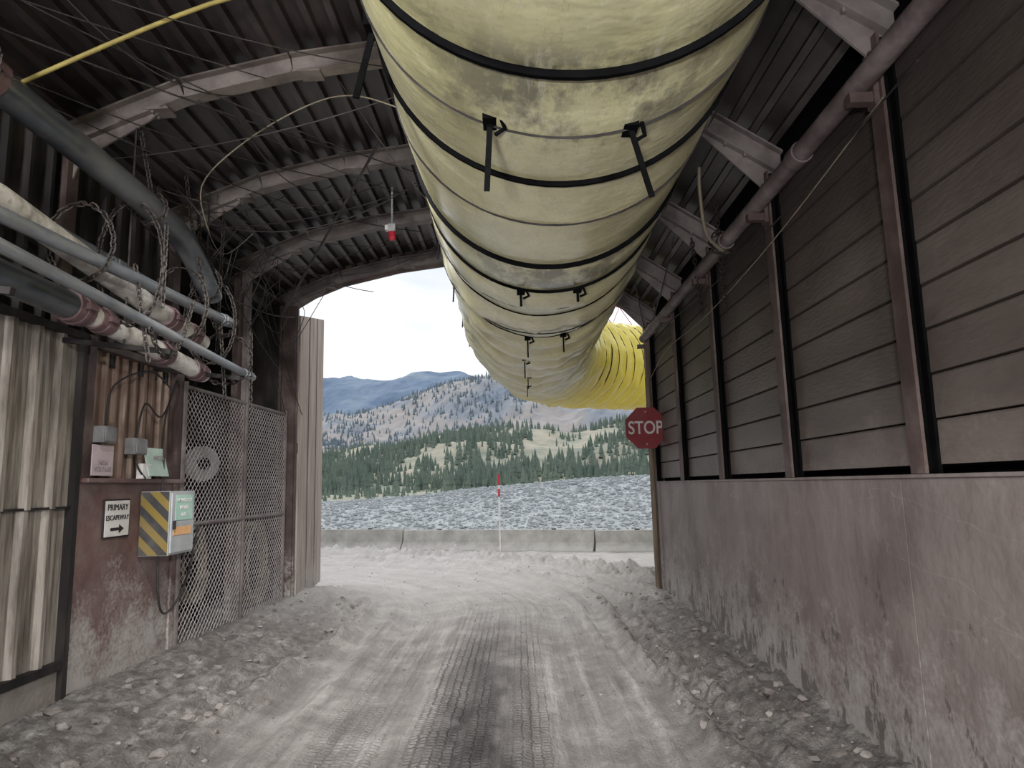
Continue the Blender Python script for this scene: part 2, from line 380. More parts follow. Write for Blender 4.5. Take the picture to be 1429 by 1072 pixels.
# ---- left wall
wl=empty("wall_left")
def corr(mb,x,y0,y1,z0,z1,pitch=.2,dep=.035,mi=0,nrm=1):
    pts=[]; y=y0
    seq=[(0,0),(.30,0),(.42,1),(.58,1),(.70,0)]
    while y<y1:
        for f,h in seq:
            yy=y+f*pitch
            if yy<=y1: pts.append((x+nrm*dep*h,yy))
        y+=pitch
    pts.append((x,y1)); o=len(pts)
    mb.add([(a,b,z0) for a,b in pts]+[(a,b,z1) for a,b in pts],[(i,i+1,o+i+1,o+i) for i in range(o-1)],mi)
mb=MB()
corr(mb,XL-.12,YB,7.2,2.9,4.75,.24,.05)
corr(mb,-4.9,7.2,YF,-.2,4.8,.24,.05)
mb.box(-4.9,-3.72,7.17,7.2,-.2,4.8)
mb.box(-4.95,-3.62,YF,YF+.03,-.2,4.95)
mb.box(-4.9,-3.6,7.2,YF,4.62,4.66)
mb.box(-3.86,-3.78,YB,YF,4.5,5.0)
mb.obj("dark_cladding",m_dark,wl,recalc=False)
mb=MB()
corr(mb,XL-.03,YB,5.5,1.66,3.06,.27,.04)
corr(mb,XL-.045,YB,5.5,.48,1.70,.27,.04)
mb.obj("corrugated_panel",m_corr,wl,recalc=False)
mb=MB()
for z in (.46,3.07): mb.box(XL-.06,XL+.02,YB,5.56,z-.03,z+.03)
mb.box(XL-.06,XL+.025,5.50,5.56,.2,3.1); mb.box(XL-.06,XL+.0,YB,5.56,1.655,1.675)
for y in (2.9,0.2,-2.5): mb.box(XL-.06,XL+.02,y-.03,y+.03,.46,3.1)
mb.obj("panel_frame",m_dark,wl)
mb=MB(); mb.box(XL-.1,XL-.02,YB,5.6,-.3,.46); mb.obj("kickboard",M("mat_dusty_kickboard",[(122,115,111),(150,144,140)],scale=3,rough=.9,bump=.3),wl)
mb=MB(); corr(mb,XL-.1,5.6,7.18,1.85,3.05,.155,.035); mb.obj("brown_corrugated_panel",m_corr2,wl,recalc=False)
mb=MB()
mb.box(XL-.08,XL,5.6,7.2,-.3,1.88); mb.box(XL-.1,XL+.07,5.6,7.22,1.86,1.90)
mb.box(XL-.1,XL+.02,7.12,7.22,-.2,1.88)
mb.obj("maroon_partition",m_maroon,wl,bevel=.008)
mb=MB()
for y,z1 in ((5.64,3.1),(7.17,3.15)): mb.box(XL-.08,XL+.02,y-.045,y+.045,1.9,z1)
mb.box(XL-.08,XL+.0,5.6,7.2,3.02,3.08)
for y in RY[1:]:
    mb.box(XL-.02,XL+.0,y-.07,y+.07,-.2 if y>7.5 else 3.1,4.7); mb.box(XL-.1,XL-.02,y-.012,y+.012,-.2 if y>7.5 else 3.1,4.7)
mb.obj("posts",m_brown,wl)

# ---- roof deck + rafters
cl=empty("ceiling")
def deck(mb,off,pitch,dep,y0,y1):
    P=[Vector((a,0,b)) for a,b in PROF]; L=[0]
    for i in range(len(P)-1): L.append(L[-1]+(P[i+1]-P[i]).length)
    def at(s):
        for i in range(len(L)-1):
            if s<=L[i+1]+1e-9:
                t=(s-L[i])/(L[i+1]-L[i]); d=(P[i+1]-P[i]).normalized(); return P[i].lerp(P[i+1],t),Vector((-d.z,0,d.x))
        return P[-1],Vector((0,0,1))
    pts=[];s=0
    while s<L[-1]:
        for f,h in ((0,0),(.6,0),(.66,1),(.94,1)):
            ss=s+f*pitch
            if ss<=L[-1]:
                p,n=at(ss); pts.append(p+n*(off-dep*h))
        s+=pitch
    pts.append(pts[-1]+Vector((.25,0,-.17))); pts.insert(0,pts[0]+Vector((-.3,0,-.12)))
    o=len(pts)
    mb.add([(p.x,y0,p.z) for p in pts]+[(p.x,y1,p.z) for p in pts],[(i,i+1,o+i+1,o+i) for i in range(o-1)])
mb=MB(); deck(mb,.26,.19,.085,YB,YF+.25); mb.obj("corrugated_roof_deck",m_roof,cl,recalc=False)
mb=MB()
for y in RY:
    for i in range(len(PROF)-1):
        a=PROF[i]; b=PROF[i+1]
        d=Vector((b[0]-a[0],0,b[1]-a[1])).normalized(); n=Vector((-d.z,0,d.x))
        A=Vector((a[0],y,a[1])); B=Vector((b[0],y,b[1]))
        mb.bar(A-d*.004,B+d*.004,.13,.016,0,n)
        mb.bar(A+n*.165,B+n*.165,.13,.016,0,n)
        mb.bar(A+n*.08,B+n*.08,.012,.17,0,n)
    mb.prism([(XR+.08,y-.008,3.86),(XR+.08,y-.008,4.25),(1.5,y-.008,4.63),(1.62,y-.008,4.50),(XR-.04,y-.008,4.1)],(0,.016,0))
    mb.prism([(XL-.05,y-.008,4.2),(XL-.05,y-.008,4.62),(-2.9,y-.008,4.92),(-3.0,y-.008,4.82),(XL+.06,y-.008,4.5)],(0,.016,0))
mb.obj("rafters",m_raft,cl)
mb=MB()
for y in RY:
    for x in (-2.95,-2.85,-1.7,-1.6,1.45,1.55,1.75,1.9):
        for dy in (-.045,.045):
            z=rz(x); mb.tube([(x,y+dy,z-.03),(x,y+dy,z)],.014,6)
    for x in (-1.65,-2.9): mb.box(x-.09,x+.09,y-.075,y+.075,rz(x)-.03,rz(x)-.01)
mb.obj("rafter_bolts_and_splices",m_raft,cl)
mb=MB()
for i in range(len(PROF)-1):
    a,b=PROF[i],PROF[i+1]; mb.prism([(a[0],YF+.02,a[1]-.06),(b[0],YF+.02,b[1]-.06),(b[0],YF+.02,b[1]+.3),(a[0],YF+.02,a[1]+.3)],(0,.05,0))
mb.prism([(-3.75,YF+.02,4.4),(-3.45,YF+.02,4.55),(-3.45,YF+.02,4.8),(-3.75,YF+.02,4.8)],(0,.05,0))
mb.obj("front_header",m_brown,cl)
wf=empty("wall_front")
mb=MB(); mb.box(-3.62,-3.42,YF-.06,YF+.08,-.2,4.62); mb.box(-3.66,-3.62,YF-.1,YF+.1,-.2,4.62); mb.box(-3.42,-3.4,YF-.02,YF+.04,-.2,4.6)
mb.obj("trim_left_jamb",m_brown,wf)
mb=MB(); mb.box(XR-.05,XR+.02,YF-.05,YF+.09,-.2,4.15); mb.obj("trim_right_jamb",m_timber,wf)
mb=MB(); mb.box(XR+.02,XR+.4,YF,YF+.06,-.2,4.2); mb.obj("right_return",m_brown,wf)

# ---- door leaves (slanted top, opened outwards)
def leaf(name,a,b,za,zb,mat):
    e=empty(name); a=Vector(a);b=Vector(b); d=(b-a).normalized(); n=Vector((-d.y,d.x,0))
    mb=MB(); mb.prism([(a.x,a.y,.12),(b.x,b.y,.12),(b.x,b.y,zb),(a.x,a.y,za)],n*.05)
    mb.obj("panel",mat,e)
    mb=MB()
    for t in (.0,.5,1.0):
        p=a.lerp(b,min(max(t,.02),.98)); z=za+(zb-za)*t
        mb.bar(Vector((p.x,p.y,.12))-n*.02,Vector((p.x,p.y,z-.01))-n*.02,.09,.035,0,n)
    for zz in (.2,1.5,3.0):
        mb.bar(Vector((a.x,a.y,zz))-n*.02,Vector((b.x,b.y,zz))-n*.02,.035,.1,0)
    return e,mb
e,mb=leaf("door_1",(-3.39,10.5,0),(-3.66,12.7,0),4.5,4.98,m_wood)
mb=MB()
for z in (.5,2.4,4.1): mb.tube([(-3.42,10.47,z-.08),(-3.42,10.47,z+.08)],.025,8)
mb.obj("hinges",m_brown,e)
mb=MB()
for t in (.33,.66):
    p=Vector((-3.385,10.5,0)).lerp(Vector((-3.655,12.7,0)),t); mb.box(p.x-.0,p.x+.008,p.y-.006,p.y+.006,.15,4.5+.48*t)
mb.obj("board_joints",m_brown,e)
e,mb=leaf("door_2",(XR+.06,10.55,0),(2.66,12.9,0),4.0,4.6,m_timber)
mb.obj("battens",m_timber,e)

# ---- ventilation duct
duct=empty("ventilation_duct")
RD=.905
ctrl=[(.258,-9,4.085),(.258,-4,4.085),(.258,0,4.085),(.258,4,4.085),(.258,8,4.085),(.27,10,4.09),(.50,11.8,4.13),(1.15,13.4,4.2),(2.3,14.9,4.3),(3.9,16.0,4.38),(6.2,16.8,4.4),(9,17.0,4.4)]
cp=smoothpath(ctrl,26)
cum=[0]
for i in range(1,len(cp)): cum.append(cum[-1]+(cp[i]-cp[i-1]).length)
def pat(s):
    lo,hi=0,len(cum)-1
    while hi-lo>1:
        m=(lo+hi)//2
        if cum[m]<=s: lo=m
        else: hi=m
    t=(s-cum[lo])/(cum[hi]-cum[lo]); p=cp[lo].lerp(cp[hi],t); tg=(cp[hi]-cp[lo]).normalized()
    sd=tg.cross(Vector((0,0,1))).normalized(); up=sd.cross(tg); return p,tg,sd,up
hoopy=[-8,-7,-6,-5,-4,-3,-2,-1,0,.75,1.45,2.22,3.10,4.35,4.95,5.70,6.55,7.1,7.7,8.3,8.9,9.5,10.0]
thick={2.22:.021,3.10:.018,4.35:.021,4.95:.018,5.7:.011,6.55:.013,1.45:.02,.75:.02,0:.02}
hs=[y+9 for y in hoopy]+[19.4+i*.42 for i in range(26)]
hs=[h for h in hs if h<cum[-1]-.3]
def rad(s,a):
    i=bisect.bisect(hs,s)
    if 0<i<len(hs):
        t=(s-hs[i-1])/(hs[i]-hs[i-1]); gap=hs[i]-hs[i-1]
        k=math.sin(PI*t)
        far=sm(13,17,s)
        bag=.016+.075*far
        r=RD+bag*(k-.4)*min(1,gap*1.3)
        w=.004+.03*far
        r+=w*nz3(math.cos(a)*3,math.sin(a)*3,s*3.0)*(.4+k)+w*.8*nz3(a*9,s*1.2,4)*(k)
        return r
    return RD
NS=520; NA=88; vs=[]
for i in range(NS+1):
    s=(8*i/60 if i<60 else 8+(cum[-1]-.01-8)*(i-60)/(NS-60)); p,tg,sd,up=pat(min(s,cum[-1]-.01))
    for k in range(NA):
        a=2*PI*k/NA; r=rad(s,a); sag=.03*sm(13,19,s)*max(0,-math.sin(a))
        vs.append(p+sd*math.cos(a)*r+up*(math.sin(a)*(r+sag)))
mb=MB(); mb.v=[tuple(v) for v in vs]
mb.f=[(i*NA+k,(i+1)*NA+k,(i+1)*NA+(k+1)%NA,i*NA+(k+1)%NA) for i in range(NS) for k in range(NA)]; mb.m=[0]*len(mb.f)
def ductm():
    m=D.materials.new("mat_duct_fabric"); m.use_nodes=True; nt=m.node_tree; N=nt.nodes; Lk=nt.links
    b=N["Principled BSDF"]; tc=N.new("ShaderNodeTexCoord"); s=sep(nt,tc)
    n1=noisen(nt,tc,1.4,7,(1,.8,1)); base=mixc(nt,maprange(nt,n1,.35,.65),s2l((204,199,154)),s2l((222,218,182)))
    out=maprange(nt,s[1],10.6,12.8)
    base=mixc(nt,out,base,s2l((226,210,78)))  # sunlit look outdoors painted in as a brighter yellow
    und=maprange(nt,s[2],3.5,3.2); patch=maprange(nt,noisen(nt,tc,2.0,9,(1.8,1.1,1),.7),.44,.57)
    g1=maprange(nt,mathn(nt,'ABSOLUTE',mathn(nt,'SUBTRACT',s[1],2.42)),.22,.40,1,.2); g2=maprange(nt,mathn(nt,'ABSOLUTE',mathn(nt,'SUBTRACT',s[1],4.65)),.2,.36,1,0)
    gg=mathn(nt,'MAXIMUM',g1,g2)
    g=mathn(nt,'MULTIPLY',mathn(nt,'MULTIPLY',mathn(nt,'MULTIPLY',und,patch),gg),.85); g=mathn(nt,'MULTIPLY',g,mathn(nt,'SUBTRACT',1,out))
    c=mixc(nt,g,base,s2l((104,102,90)))
    drip=maprange(nt,noisen(nt,tc,1,7,(16,1.2,2),.7),.56,.66,0,.5); drip=mathn(nt,'MULTIPLY',drip,mathn(nt,'MULTIPLY',und,gg)); c=mixc(nt,drip,c,s2l((232,230,214)))
    sp=maprange(nt,noisen(nt,tc,26,6,(1,.5,1)),.60,.68); c=mixc(nt,mathn(nt,'MULTIPLY',sp,.3),c,s2l((232,230,212)))
    sc=noisen(nt,tc,3,4,(3.5,1,1)); sc=maprange(nt,mathn(nt,'ABSOLUTE',mathn(nt,'SUBTRACT',sc,.5)),0,.006,.35,0); c=mixc(nt,sc,c,s2l((128,122,96)))
    Lk.new(c,b.inputs["Base Color"]); b.inputs["Roughness"].default_value=.22; b.inputs["Specular IOR Level"].default_value=.8
    bz=noisen(nt,tc,1.8,4,(1,1.6,1)); bp=N.new("ShaderNodeBump"); bp.inputs["Strength"].default_value=.22; bp.inputs["Distance"].default_value=.06; Lk.new(bz,bp.inputs["Height"]); Lk.new(bp.outputs[0],b.inputs["Normal"])
    tr=N.new("ShaderNodeBsdfTranslucent"); Lk.new(c,tr.inputs[0]); mx=N.new("ShaderNodeMixShader"); Lk.new(mathn(nt,'ADD',mathn(nt,'MULTIPLY',out,.22),.06),mx.inputs[0])
    Lk.new(b.outputs[0],mx.inputs[1]); Lk.new(tr.outputs[0],mx.inputs[2]); Lk.new(mx.outputs[0],N["Material Output"].inputs[0])
    return m
mb.obj("fabric_sleeve",ductm(),duct,smooth=True,recalc=False)
mb=MB()
for i,s in enumerate(hs):
    p,tg,sd,up=pat(s)
    r0=.009
    for y,r in thick.items():
        if abs(s-9-y)<.01: r0=r
    if s>19: r0=.013
    lean=.02*random.uniform(-1,1)
    mb.tube([p+sd*math.cos(2*PI*k/64)*(rad(s,2*PI*k/64)+.006)+up*math.sin(2*PI*k/64)*(rad(s,2*PI*k/64)+.008)+tg*lean*math.cos(2*PI*k/64) for k in range(64)],r0,6,True)
mb.obj("hoops",m_black,duct,smooth=True)
mb=MB()
for s in [11.64,12.6,14.4,15.2,16.1]:
    p,tg,sd,up=pat(s); mb.tube([p+sd*math.cos(2*PI*k/64)*(rad(s,0)+.001)+up*math.sin(2*PI*k/64)*(rad(s,0)+.003) for k in range(64)],.006,4,True)
mb.obj("seams",m_cable,duct)
mb=MB()
def strap(x,y,l,dx,dy=0,w=.024):
    zb=4.085-math.sqrt(max(.01,RD**2-(x-.258)**2))
    mb.box(x-.03,x+.03,y-.05,y+.05,zb-.02,zb+.03,0)
    mb.tube([(x+.04,y-.05,zb-.01),(x+.06,y,zb-.04),(x+.02,y+.03,zb-.05)],.01,6)
    mb.bar((x,y,zb),(x+dx,y+dy,zb-l),w,.008,0,(0,1,0))
strap(-.08,2.62,.31,-.02); strap(.50,2.65,.31,.075)
strap(.05,5.0,.12,0,.0,.02); strap(.48,5.0,.10,0,0,.02); strap(.12,6.6,.2,0,0,.015); strap(.47,6.55,.18,0,0,.015); strap(.1,7.8,.22,0,0,.015)
for y in (8.8,9.6): strap(.15,y,.2,0,0,.012)
mb.bar((-.62,2.9,3.9),(-.70,2.88,3.52),.03,.01,0,(0,1,0)); mb.box(-.66,-.56,2.84,2.96,3.86,3.95)
for y in (5.7,7.1,8.3,9.5): mb.bar((-.64,y,4.0),(-.66,y+.02,3.72),.015,.01,0,(0,1,0))
mb.obj("straps",m_black,duct)
mb=MB()
for y in RY[1:]:
    for sx in (-1,1):
        x=.258+sx*.35; mb.tube([(x,y,4.085+math.sqrt(RD**2-.35**2)-.01),(x,y,rz(x)+.02)],.006,5)
for y in (9.5,10.0): mb.tube([(1.0,y,4.6),(1.3,y,4.72)],.006,5)
mb.obj("hangers",m_cable,duct)
mb=MB()
for s in (20.3,21.2,22.0,22.9,23.7,24.6):
    p,tg,sd,up=pat(s)
    mb.tube([p+sd*.4*RD+up*.9*RD,p+up*(RD+.45)],.008,4); mb.tube([p-sd*.4*RD+up*.9*RD,p+up*(RD+.45)],.008,4)
P=[pat(18.5+i*.5)[0]+Vector((0,0,RD+.45-.0)) for i in range(14)]
P[0]=Vector((.27,10.45,5.22)); mb.tube(P,.014,6)
mb.obj("outdoor_messenger_cable",m_red,duct)
ga=empty("duct_support_gantry"); mb=MB()
p=pat(27.0)[0]
mb.tube([(p.x-.9,p.y+1.3,-.1),(p.x-.9,p.y+1.3,5.8)],.06,8); mb.tube([(p.x+.6,p.y-1.3,-.1),(p.x+.6,p.y-1.3,5.8)],.06,8); mb.tube([(p.x-.9,p.y+1.3,5.75),(p.x+.6,p.y-1.3,5.75)],.05,8)
mb.obj("frame",m_brown,ga)

# ---- pipes on left
def pipe(name,pts,r,mat,coup=(),rc=None,mc=None,seg=18):
    e=empty(name); mb=MB(); mb.tube(pts,r,seg); mb.obj("tube",mat,e,smooth=True)
    if coup:
        mb=MB()
        P=[Vector(p) for p in pts]
        for y in coup:
            for a,b in zip(P,P[1:]):
                if a.y<=y<=b.y:
                    c=a.lerp(b,(y-a.y)/(b.y-a.y)); d=(b-a).normalized(); q=rc or r*1.25
                    mb.tube([c-d*.09,c+d*.09],q,seg); mb.tube([c-d*.02,c+d*.02],q*1.1,seg); mb.box(c.x+q*.9,c.x+q*1.25,c.y-.05,c.y+.05,c.z-.02,c.z+.02)
        mb.obj("couplings",mc or m_coup,e,smooth=True)
    return e
pipe("black_plastic_pipe",smoothpath([(-3.02,-6.5,4.22),(-3.02,1,4.2),(-3.02,3.9,4.17),(-3.0,5.5,4.10),(-2.99,6.0,3.98),(-2.99,6.42,3.72),(-3.0,6.5,3.66)],6),.105,m_hdpe,(3.55,),.125)
pipe("galvanised_steel_pipe",[(-2.9,-6.5,3.36),(-2.9,3.6,3.34),(-2.9,6.75,3.46)],.047,m_grey,(6.6,),.055,m_grey)
pipe("white_wrapped_pipe",[(-3.12,-6.5,3.68),(-3.12,3.9,3.56),(-3.12,5.9,3.32),(-3.12,6.6,3.23)],.085,m_white,(5.95,6.35),.1)
pipe("galvanised_steel_pipe.001",[(-2.8,-6.5,3.2),(-2.8,3.5,3.12),(-2.8,7.1,2.95)],.040,m_grey,(6.95,),.048,m_grey)
pipe("dark_steel_pipe",[(-3.14,-6.5,3.12),(-3.14,3.9,3.1),(-3.14,4.78,3.082)],.1,m_hdpe,(4.7,),.115)
pipe("white_wrapped_pipe.001",[(-3.14,4.8,3.08),(-3.14,6.7,2.93)],.082,m_white,(5.0,5.9,6.55),.094,m_coup)
pipe("galvanised_steel_pipe.002",[(-3.4,-6.5,3.9),(-3.4,6.9,3.7)],.035,m_grey,(5.6,),.042,m_grey)
mb=MB()
for y in (1.8,3.55,5.25,6.6):
    mb.bar((-3.58,y,2.98),(-2.72,y,2.86),.04,.04)
    mb.tube([(-3.1,y,2.9),(-3.1,y,4.8)],.009,6)
mb.obj("pipe_support_brackets",m_dark)
def chain(mb,pts,link=.055,r=.0068):
    P=[Vector(p) for p in pts]; cu=[0]
    for i in range(1,len(P)): cu.append(cu[-1]+(P[i]-P[i-1]).length)
    s=0;f=0
    while s<cu[-1]-link*.5:
        m=s+link*.5; i=0
        while i<len(cu)-2 and cu[i+1]<m: i+=1
        c=P[i].lerp(P[i+1],(m-cu[i])/(cu[i+1]-cu[i])); t=(P[i+1]-P[i]).normalized()
        a=t.cross(Vector((.3,.9,.1))).normalized(); b=t.cross(a)
        w=a if f%2 else b
        mb.tube([c+t*math.cos(q)*link*.62+w*math.sin(q)*link*.34 for q in [2*PI*k/8 for k in range(8)]],r,4,True)
        s+=link*.82; f+=1
def loop(cx,y,cz,rx,rzz,n=16,dy=0): return [(cx+rx*math.sin(2*PI*k/n),y+dy*math.sin(2*PI*k/n),cz+rzz*math.cos(2*PI*k/n)) for k in range(n+1)]
cs=[]
cs.append([loop(-3.0,5.35,4.1,.13,.13),[(-3.0,5.35,4.23),(-3.1,5.3,4.8)],loop(-2.99,5.1,3.55,.2,.5,20,.1),[(-2.9,5.0,3.5),(-2.76,5.0,2.75)],[(-2.78,5.2,3.9),(-2.78,5.2,3.2)],catenary((-2.76,5.0,3.0),(-2.78,5.7,3.4),.35)])
cs.append([loop(-2.98,6.35,3.75,.14,.16),[(-3.05,6.3,3.9),(-3.15,6.2,4.8)],loop(-2.95,6.4,3.4,.2,.42,20,.1),[(-2.9,6.5,3.45),(-2.85,6.55,2.7)],[(-3.15,6.45,4.7),(-3.05,6.5,3.3)],[(-3.3,6.0,4.6),(-3.2,6.0,3.4)],catenary((-2.9,6.0,3.9),(-2.85,6.8,3.5),.4)])
cs.append([loop(-3.0,4.5,3.5,.2,.28,18,.05),loop(-2.97,6.8,3.1,.24,.26,18,.08),[(-3.1,6.9,3.2),(-3.1,6.95,4.75)],[(-2.75,6.9,3.4),(-2.75,6.95,2.6)],loop(-2.95,5.8,3.4,.22,.34,18,.05)])
cs.append([[(1.93,6.15,4.4),(1.95,6.15,3.3)],loop(1.95,6.1,3.93,.11,.11,12)])
cs.append([loop(-3.02,3.5,4.2,.15,.16),[(-3.0,3.5,4.35),(-3.0,3.5,4.8)]])
cs.append([[(1.9,6.95,4.3),(1.97,7.0,3.5)]])
for c in cs:
    mb=MB()
    for p in c: chain(mb,p)
    mb.obj("hanging_chain",m_chain)

# ---- overhead cables
ca=empty("overhead_cables")
mb=MB()
for a,b,sg,r in (
 ((-3.3,3.4,4.55),(-1.6,6.2,5.0),.05,.007),((-3.2,3.3,4.75),(-1.0,6.9,5.1),.12,.006),((-3.45,3.0,4.6),(-1.9,4.9,4.95),.02,.005),
 ((-3.3,5.25,4.5),(-.7,5.3,5.1),.1,.006),((-3.4,4.6,4.6),(-1.2,8.6,5.1),.18,.006),((-3.4,7.0,4.6),(-.9,7.1,5.1),.15,.007),
 ((-1.2,5.9,4.95),(-2.9,8.2,3.9),.0,.014),((-3.1,5.6,4.4),(-1.4,7.0,5.05),.25,.006),((-3.2,8.0,4.4),(-1.5,8.7,5.1),.1,.006),
 ((-3.5,5.2,4.5),(-3.4,10.2,4.4),.35,.008),((-3.3,7.0,4.5),(-3.45,10.3,3.4),.2,.006),((-3.3,8.7,4.5),(-3.3,10.35,2.9),.1,.006),((-3.4,8.7,4.3),(-3.5,10.2,2.9),.02,.006),
 ((1.95,3.0,3.7),(1.98,9.8,3.9),.15,.006),((1.7,6.9,4.3),(2.0,10.2,4.0),.12,.008),((1.6,8.7,4.4),(2.0,10.3,4.1),.1,.008),
 ((-.9,10.3,5.15),(-.62,10.2,4.0),.0,.006),((-2.9,7.0,4.8),(-2.6,7.0,4.1),.0,.006),
 ((-3.4,4.2,4.6),(-1.9,7.0,5.1),.1,.005),((-2.9,3.55,4.85),(-.9,5.2,5.2),.1,.005),((-2.6,5.25,5.0),(-.7,7.6,5.0),.12,.005),((-3.2,6.0,4.6),(-2.2,10.3,4.8),.2,.006),((-1.4,5.2,5.1),(-.75,6.2,4.4),.05,.006),((-3.0,7.0,4.7),(-.8,8.7,5.1),.25,.005),
 ((-3.3,6.4,4.5),(-1.0,6.9,5.0),.35,.006),((-3.35,5.4,4.5),(-2.4,6.9,4.9),.3,.005),((-2.3,5.3,4.9),(-1.9,6.9,5.0),.3,.005),((-3.1,8.7,4.7),(-.8,8.75,5.1),.3,.006),((-2.8,3.6,4.9),(-2.2,5.2,5.0),.25,.006)):
    mb.tube(catenary(a,b,sg),r,5)
for k in range(18):
    x=-3.35+random.uniform(-.1,.45); y=5.5+random.uniform(0,3.4); z=4.4+random.uniform(-.1,.3)
    mb.tube(smoothpath([(x,y,z),(x+random.uniform(-.2,.3),y+random.uniform(-.2,.4),z-random.uniform(.2,.5)),(x+random.uniform(-.1,.4),y+random.uniform(0,.6),z-random.uniform(.1,.9)),(x+random.uniform(0,.5),y+.5,z-random.uniform(-.2,.3))],6),.005,5)
mb.obj("dark_cables",m_cable,ca,smooth=True)
mb=MB()
mb.tube(smoothpath([(-2.9,6.2,4.2),(-2.8,5.8,4.5),(-2.3,5.5,4.75),(-1.7,5.3,4.95),(-1.3,5.25,5.0),(-.9,5.3,4.9),(-.7,5.3,4.85)],6),.006,6)
mb.tube(smoothpath([(1.55,5.3,4.3),(1.6,5.5,4.15),(1.75,5.9,3.95),(1.95,6.1,3.85),(2.02,6.3,3.9)],6),.014,6)
mb.tube(smoothpath([(2.0,3.4,3.75),(1.99,5,3.55),(2.0,7,3.45),(2.03,9,3.5),(2.03,10.2,3.3)],6),.005,5)
mb.obj("pale_cables",m_cableg,ca,smooth=True)
yp=empty("yellow_conduit"); mb=MB(); mb.tube(smoothpath([(-3.35,4.0,4.25),(-3.05,4.03,4.45),(-2.0,4.15,5.02),(-1.4,4.2,5.15),(-.4,4.25,5.2)],5),.015,10); mb.obj("tube",m_yel,yp,smooth=True)
yp=empty("yellow_conduit.001"); mb=MB(); mb.tube(smoothpath([(.95,2.6,4.75),(1.15,2.75,4.55),(1.5,2.8,4.5),(1.9,2.9,4.3)],5),.02,10); mb.obj("tube",m_yel,yp,smooth=True)
wl2=empty("warning_lamp"); mb=MB()
X=-1.44
mb.box(X-.045,X+.045,7.72,7.82,4.78,4.87,0); mb.tube([(X,7.77,4.87),(X,7.77,5.35)],.012,6,mi=0); mb.tube([(X,7.77,4.78),(X,7.77,4.71),(X,7.77,4.68)],[.045,.045,.03],12,mi=1)
mb.box(X-.08,X-.045,7.73,7.81,4.80,4.86,2)
mb.obj("lamp_body",[m_boxg,m_red,m_signw],wl2)

# ---- chain link fence
fe=empty("chain_link_fence")
A=Vector((-3.58,7.22,0)); B=Vector((-3.52,10.3,0)); W=(B-A).length; d=(B-A).normalized(); z0,z1=.05,2.9
mb=MB(); H=z1-z0; st=.085; k=-H
while k<W:
    for sg in (1,-1):
        u0,u1=k,k+H; t0=max(0,-u0)/H; t1=min(1,(W-u0)/H)
        if t1>t0:
            pts=[]
            for u,t in [(u0+H*t0, t0),(u0+H*t1,t1)]:
                zz=z0+H*t if sg==1 else z1-H*t
                q=A+d*u; pts.append((q.x+sg*.002,q.y,zz))
            mb.tube(pts,.0042,3)
    k+=st
mb.obj("wire_mesh",m_wire,fe)
mb=MB()
for y in (7.25,8.82,10.25):
    q=A+d*(y-A.y); mb.tube([(q.x,y,-.05),(q.x,y,2.95 if y!=8.82 else 4.6)],.03,10)
for z in (1.42,2.9): mb.tube([(A.x,7.22,z),(B.x,10.3,z)],.022,10)
mb.box(-3.62,-3.54,8.76,8.88,-.05,4.6)
mb.obj("frame",m_raft,fe)
fan=empty("hose_reel"); mb=MB()
c=Vector((-3.98,8.55,2.12)); ax=Vector((.75,-.66,0)); u1=Vector((.66,.75,0)); u2=Vector((0,0,1))
mb.tube([c,c+ax*.03],.22,28,mi=0); mb.tube([c+ax*.03,c+ax*.1],.07,16,mi=1)
for k in range(5): mb.tube([c-ax*.02*k+u1*math.cos(2*PI*j/32)*(.24+.012*k)+u2*math.sin(2*PI*j/32)*(.24+.012*k) for j in range(32)],.018,6,True,1)
mb.bar(c+Vector((0,0,-.26)),(c.x,c.y,0),.06,.06,1)
mb.obj("reel",[m_reel,m_black],fan,smooth=True)
hz=empty("coiled_hose"); mb=MB()
for cx,cy,cz,r,n in ((-3.9,8.0,.95,.34,4),(-3.75,9.5,.8,.42,4)):
    pts=[(cx+.015*k/8,cy+math.cos(2*PI*k/24)*(r-.004*k/8),cz+math.sin(2*PI*k/24)*r*1.25) for k in range(24*n)]
    mb.tube(pts,.016,6)
mb.obj("hose",m_cableg,hz,smooth=True)
cab=empty("electrical_cabinet"); mb=MB(); mb.box(-4.8,-4.3,9.1,9.9,.3,2.1,0); mb.box(-4.3,-4.28,9.14,9.86,.36,2.04,0); mb.box(-4.28,-4.26,9.2,9.22,1.1,1.3,1); mb.obj("cabinet",[m_dark,m_grey],cab,bevel=.01)

# ---- signs and boxes on left
RX=(PI/2,0,PI/2)
eb=empty("electrical_box"); mb=MB()
mb.box(-3.59,-3.31,6.5,6.98,1.18,1.78,0); mb.box(-3.31,-3.295,6.52,6.96,1.20,1.76,0)
mb.box(-3.585,-3.315,6.492,6.5,1.185,1.775,1)
mb.box(-3.295,-3.291,6.58,6.92,1.50,1.74,2); mb.box(-3.295,-3.291,6.55,6.9,1.36,1.44,3)
mb.box(-3.29,-3.27,6.53,6.56,1.42,1.5,4)
mb.obj("enclosure",[m_boxg,m_haz,m_green,m_orange,m_ink],eb,bevel=.004)
for i,t in enumerate(("EMERGENCY","REFUGE","EXIT")): text(t,.05,(-3.289,6.75,1.69-.07*i),RX,m_signw,eb,"label_text")
mb=MB(); mb.tube(smoothpath([(-3.5,6.7,1.78),(-3.5,6.72,2.0),(-3.55,6.8,2.5),(-3.5,6.9,2.9)],5),.009,6); mb.tube(smoothpath([(-3.45,6.6,1.18),(-3.43,6.6,.8),(-3.45,6.75,.62),(-3.46,7.0,.68),(-3.5,7.3,.9),(-3.5,7.5,1.4)],5),.011,6); mb.obj("conduit",m_cable,eb)
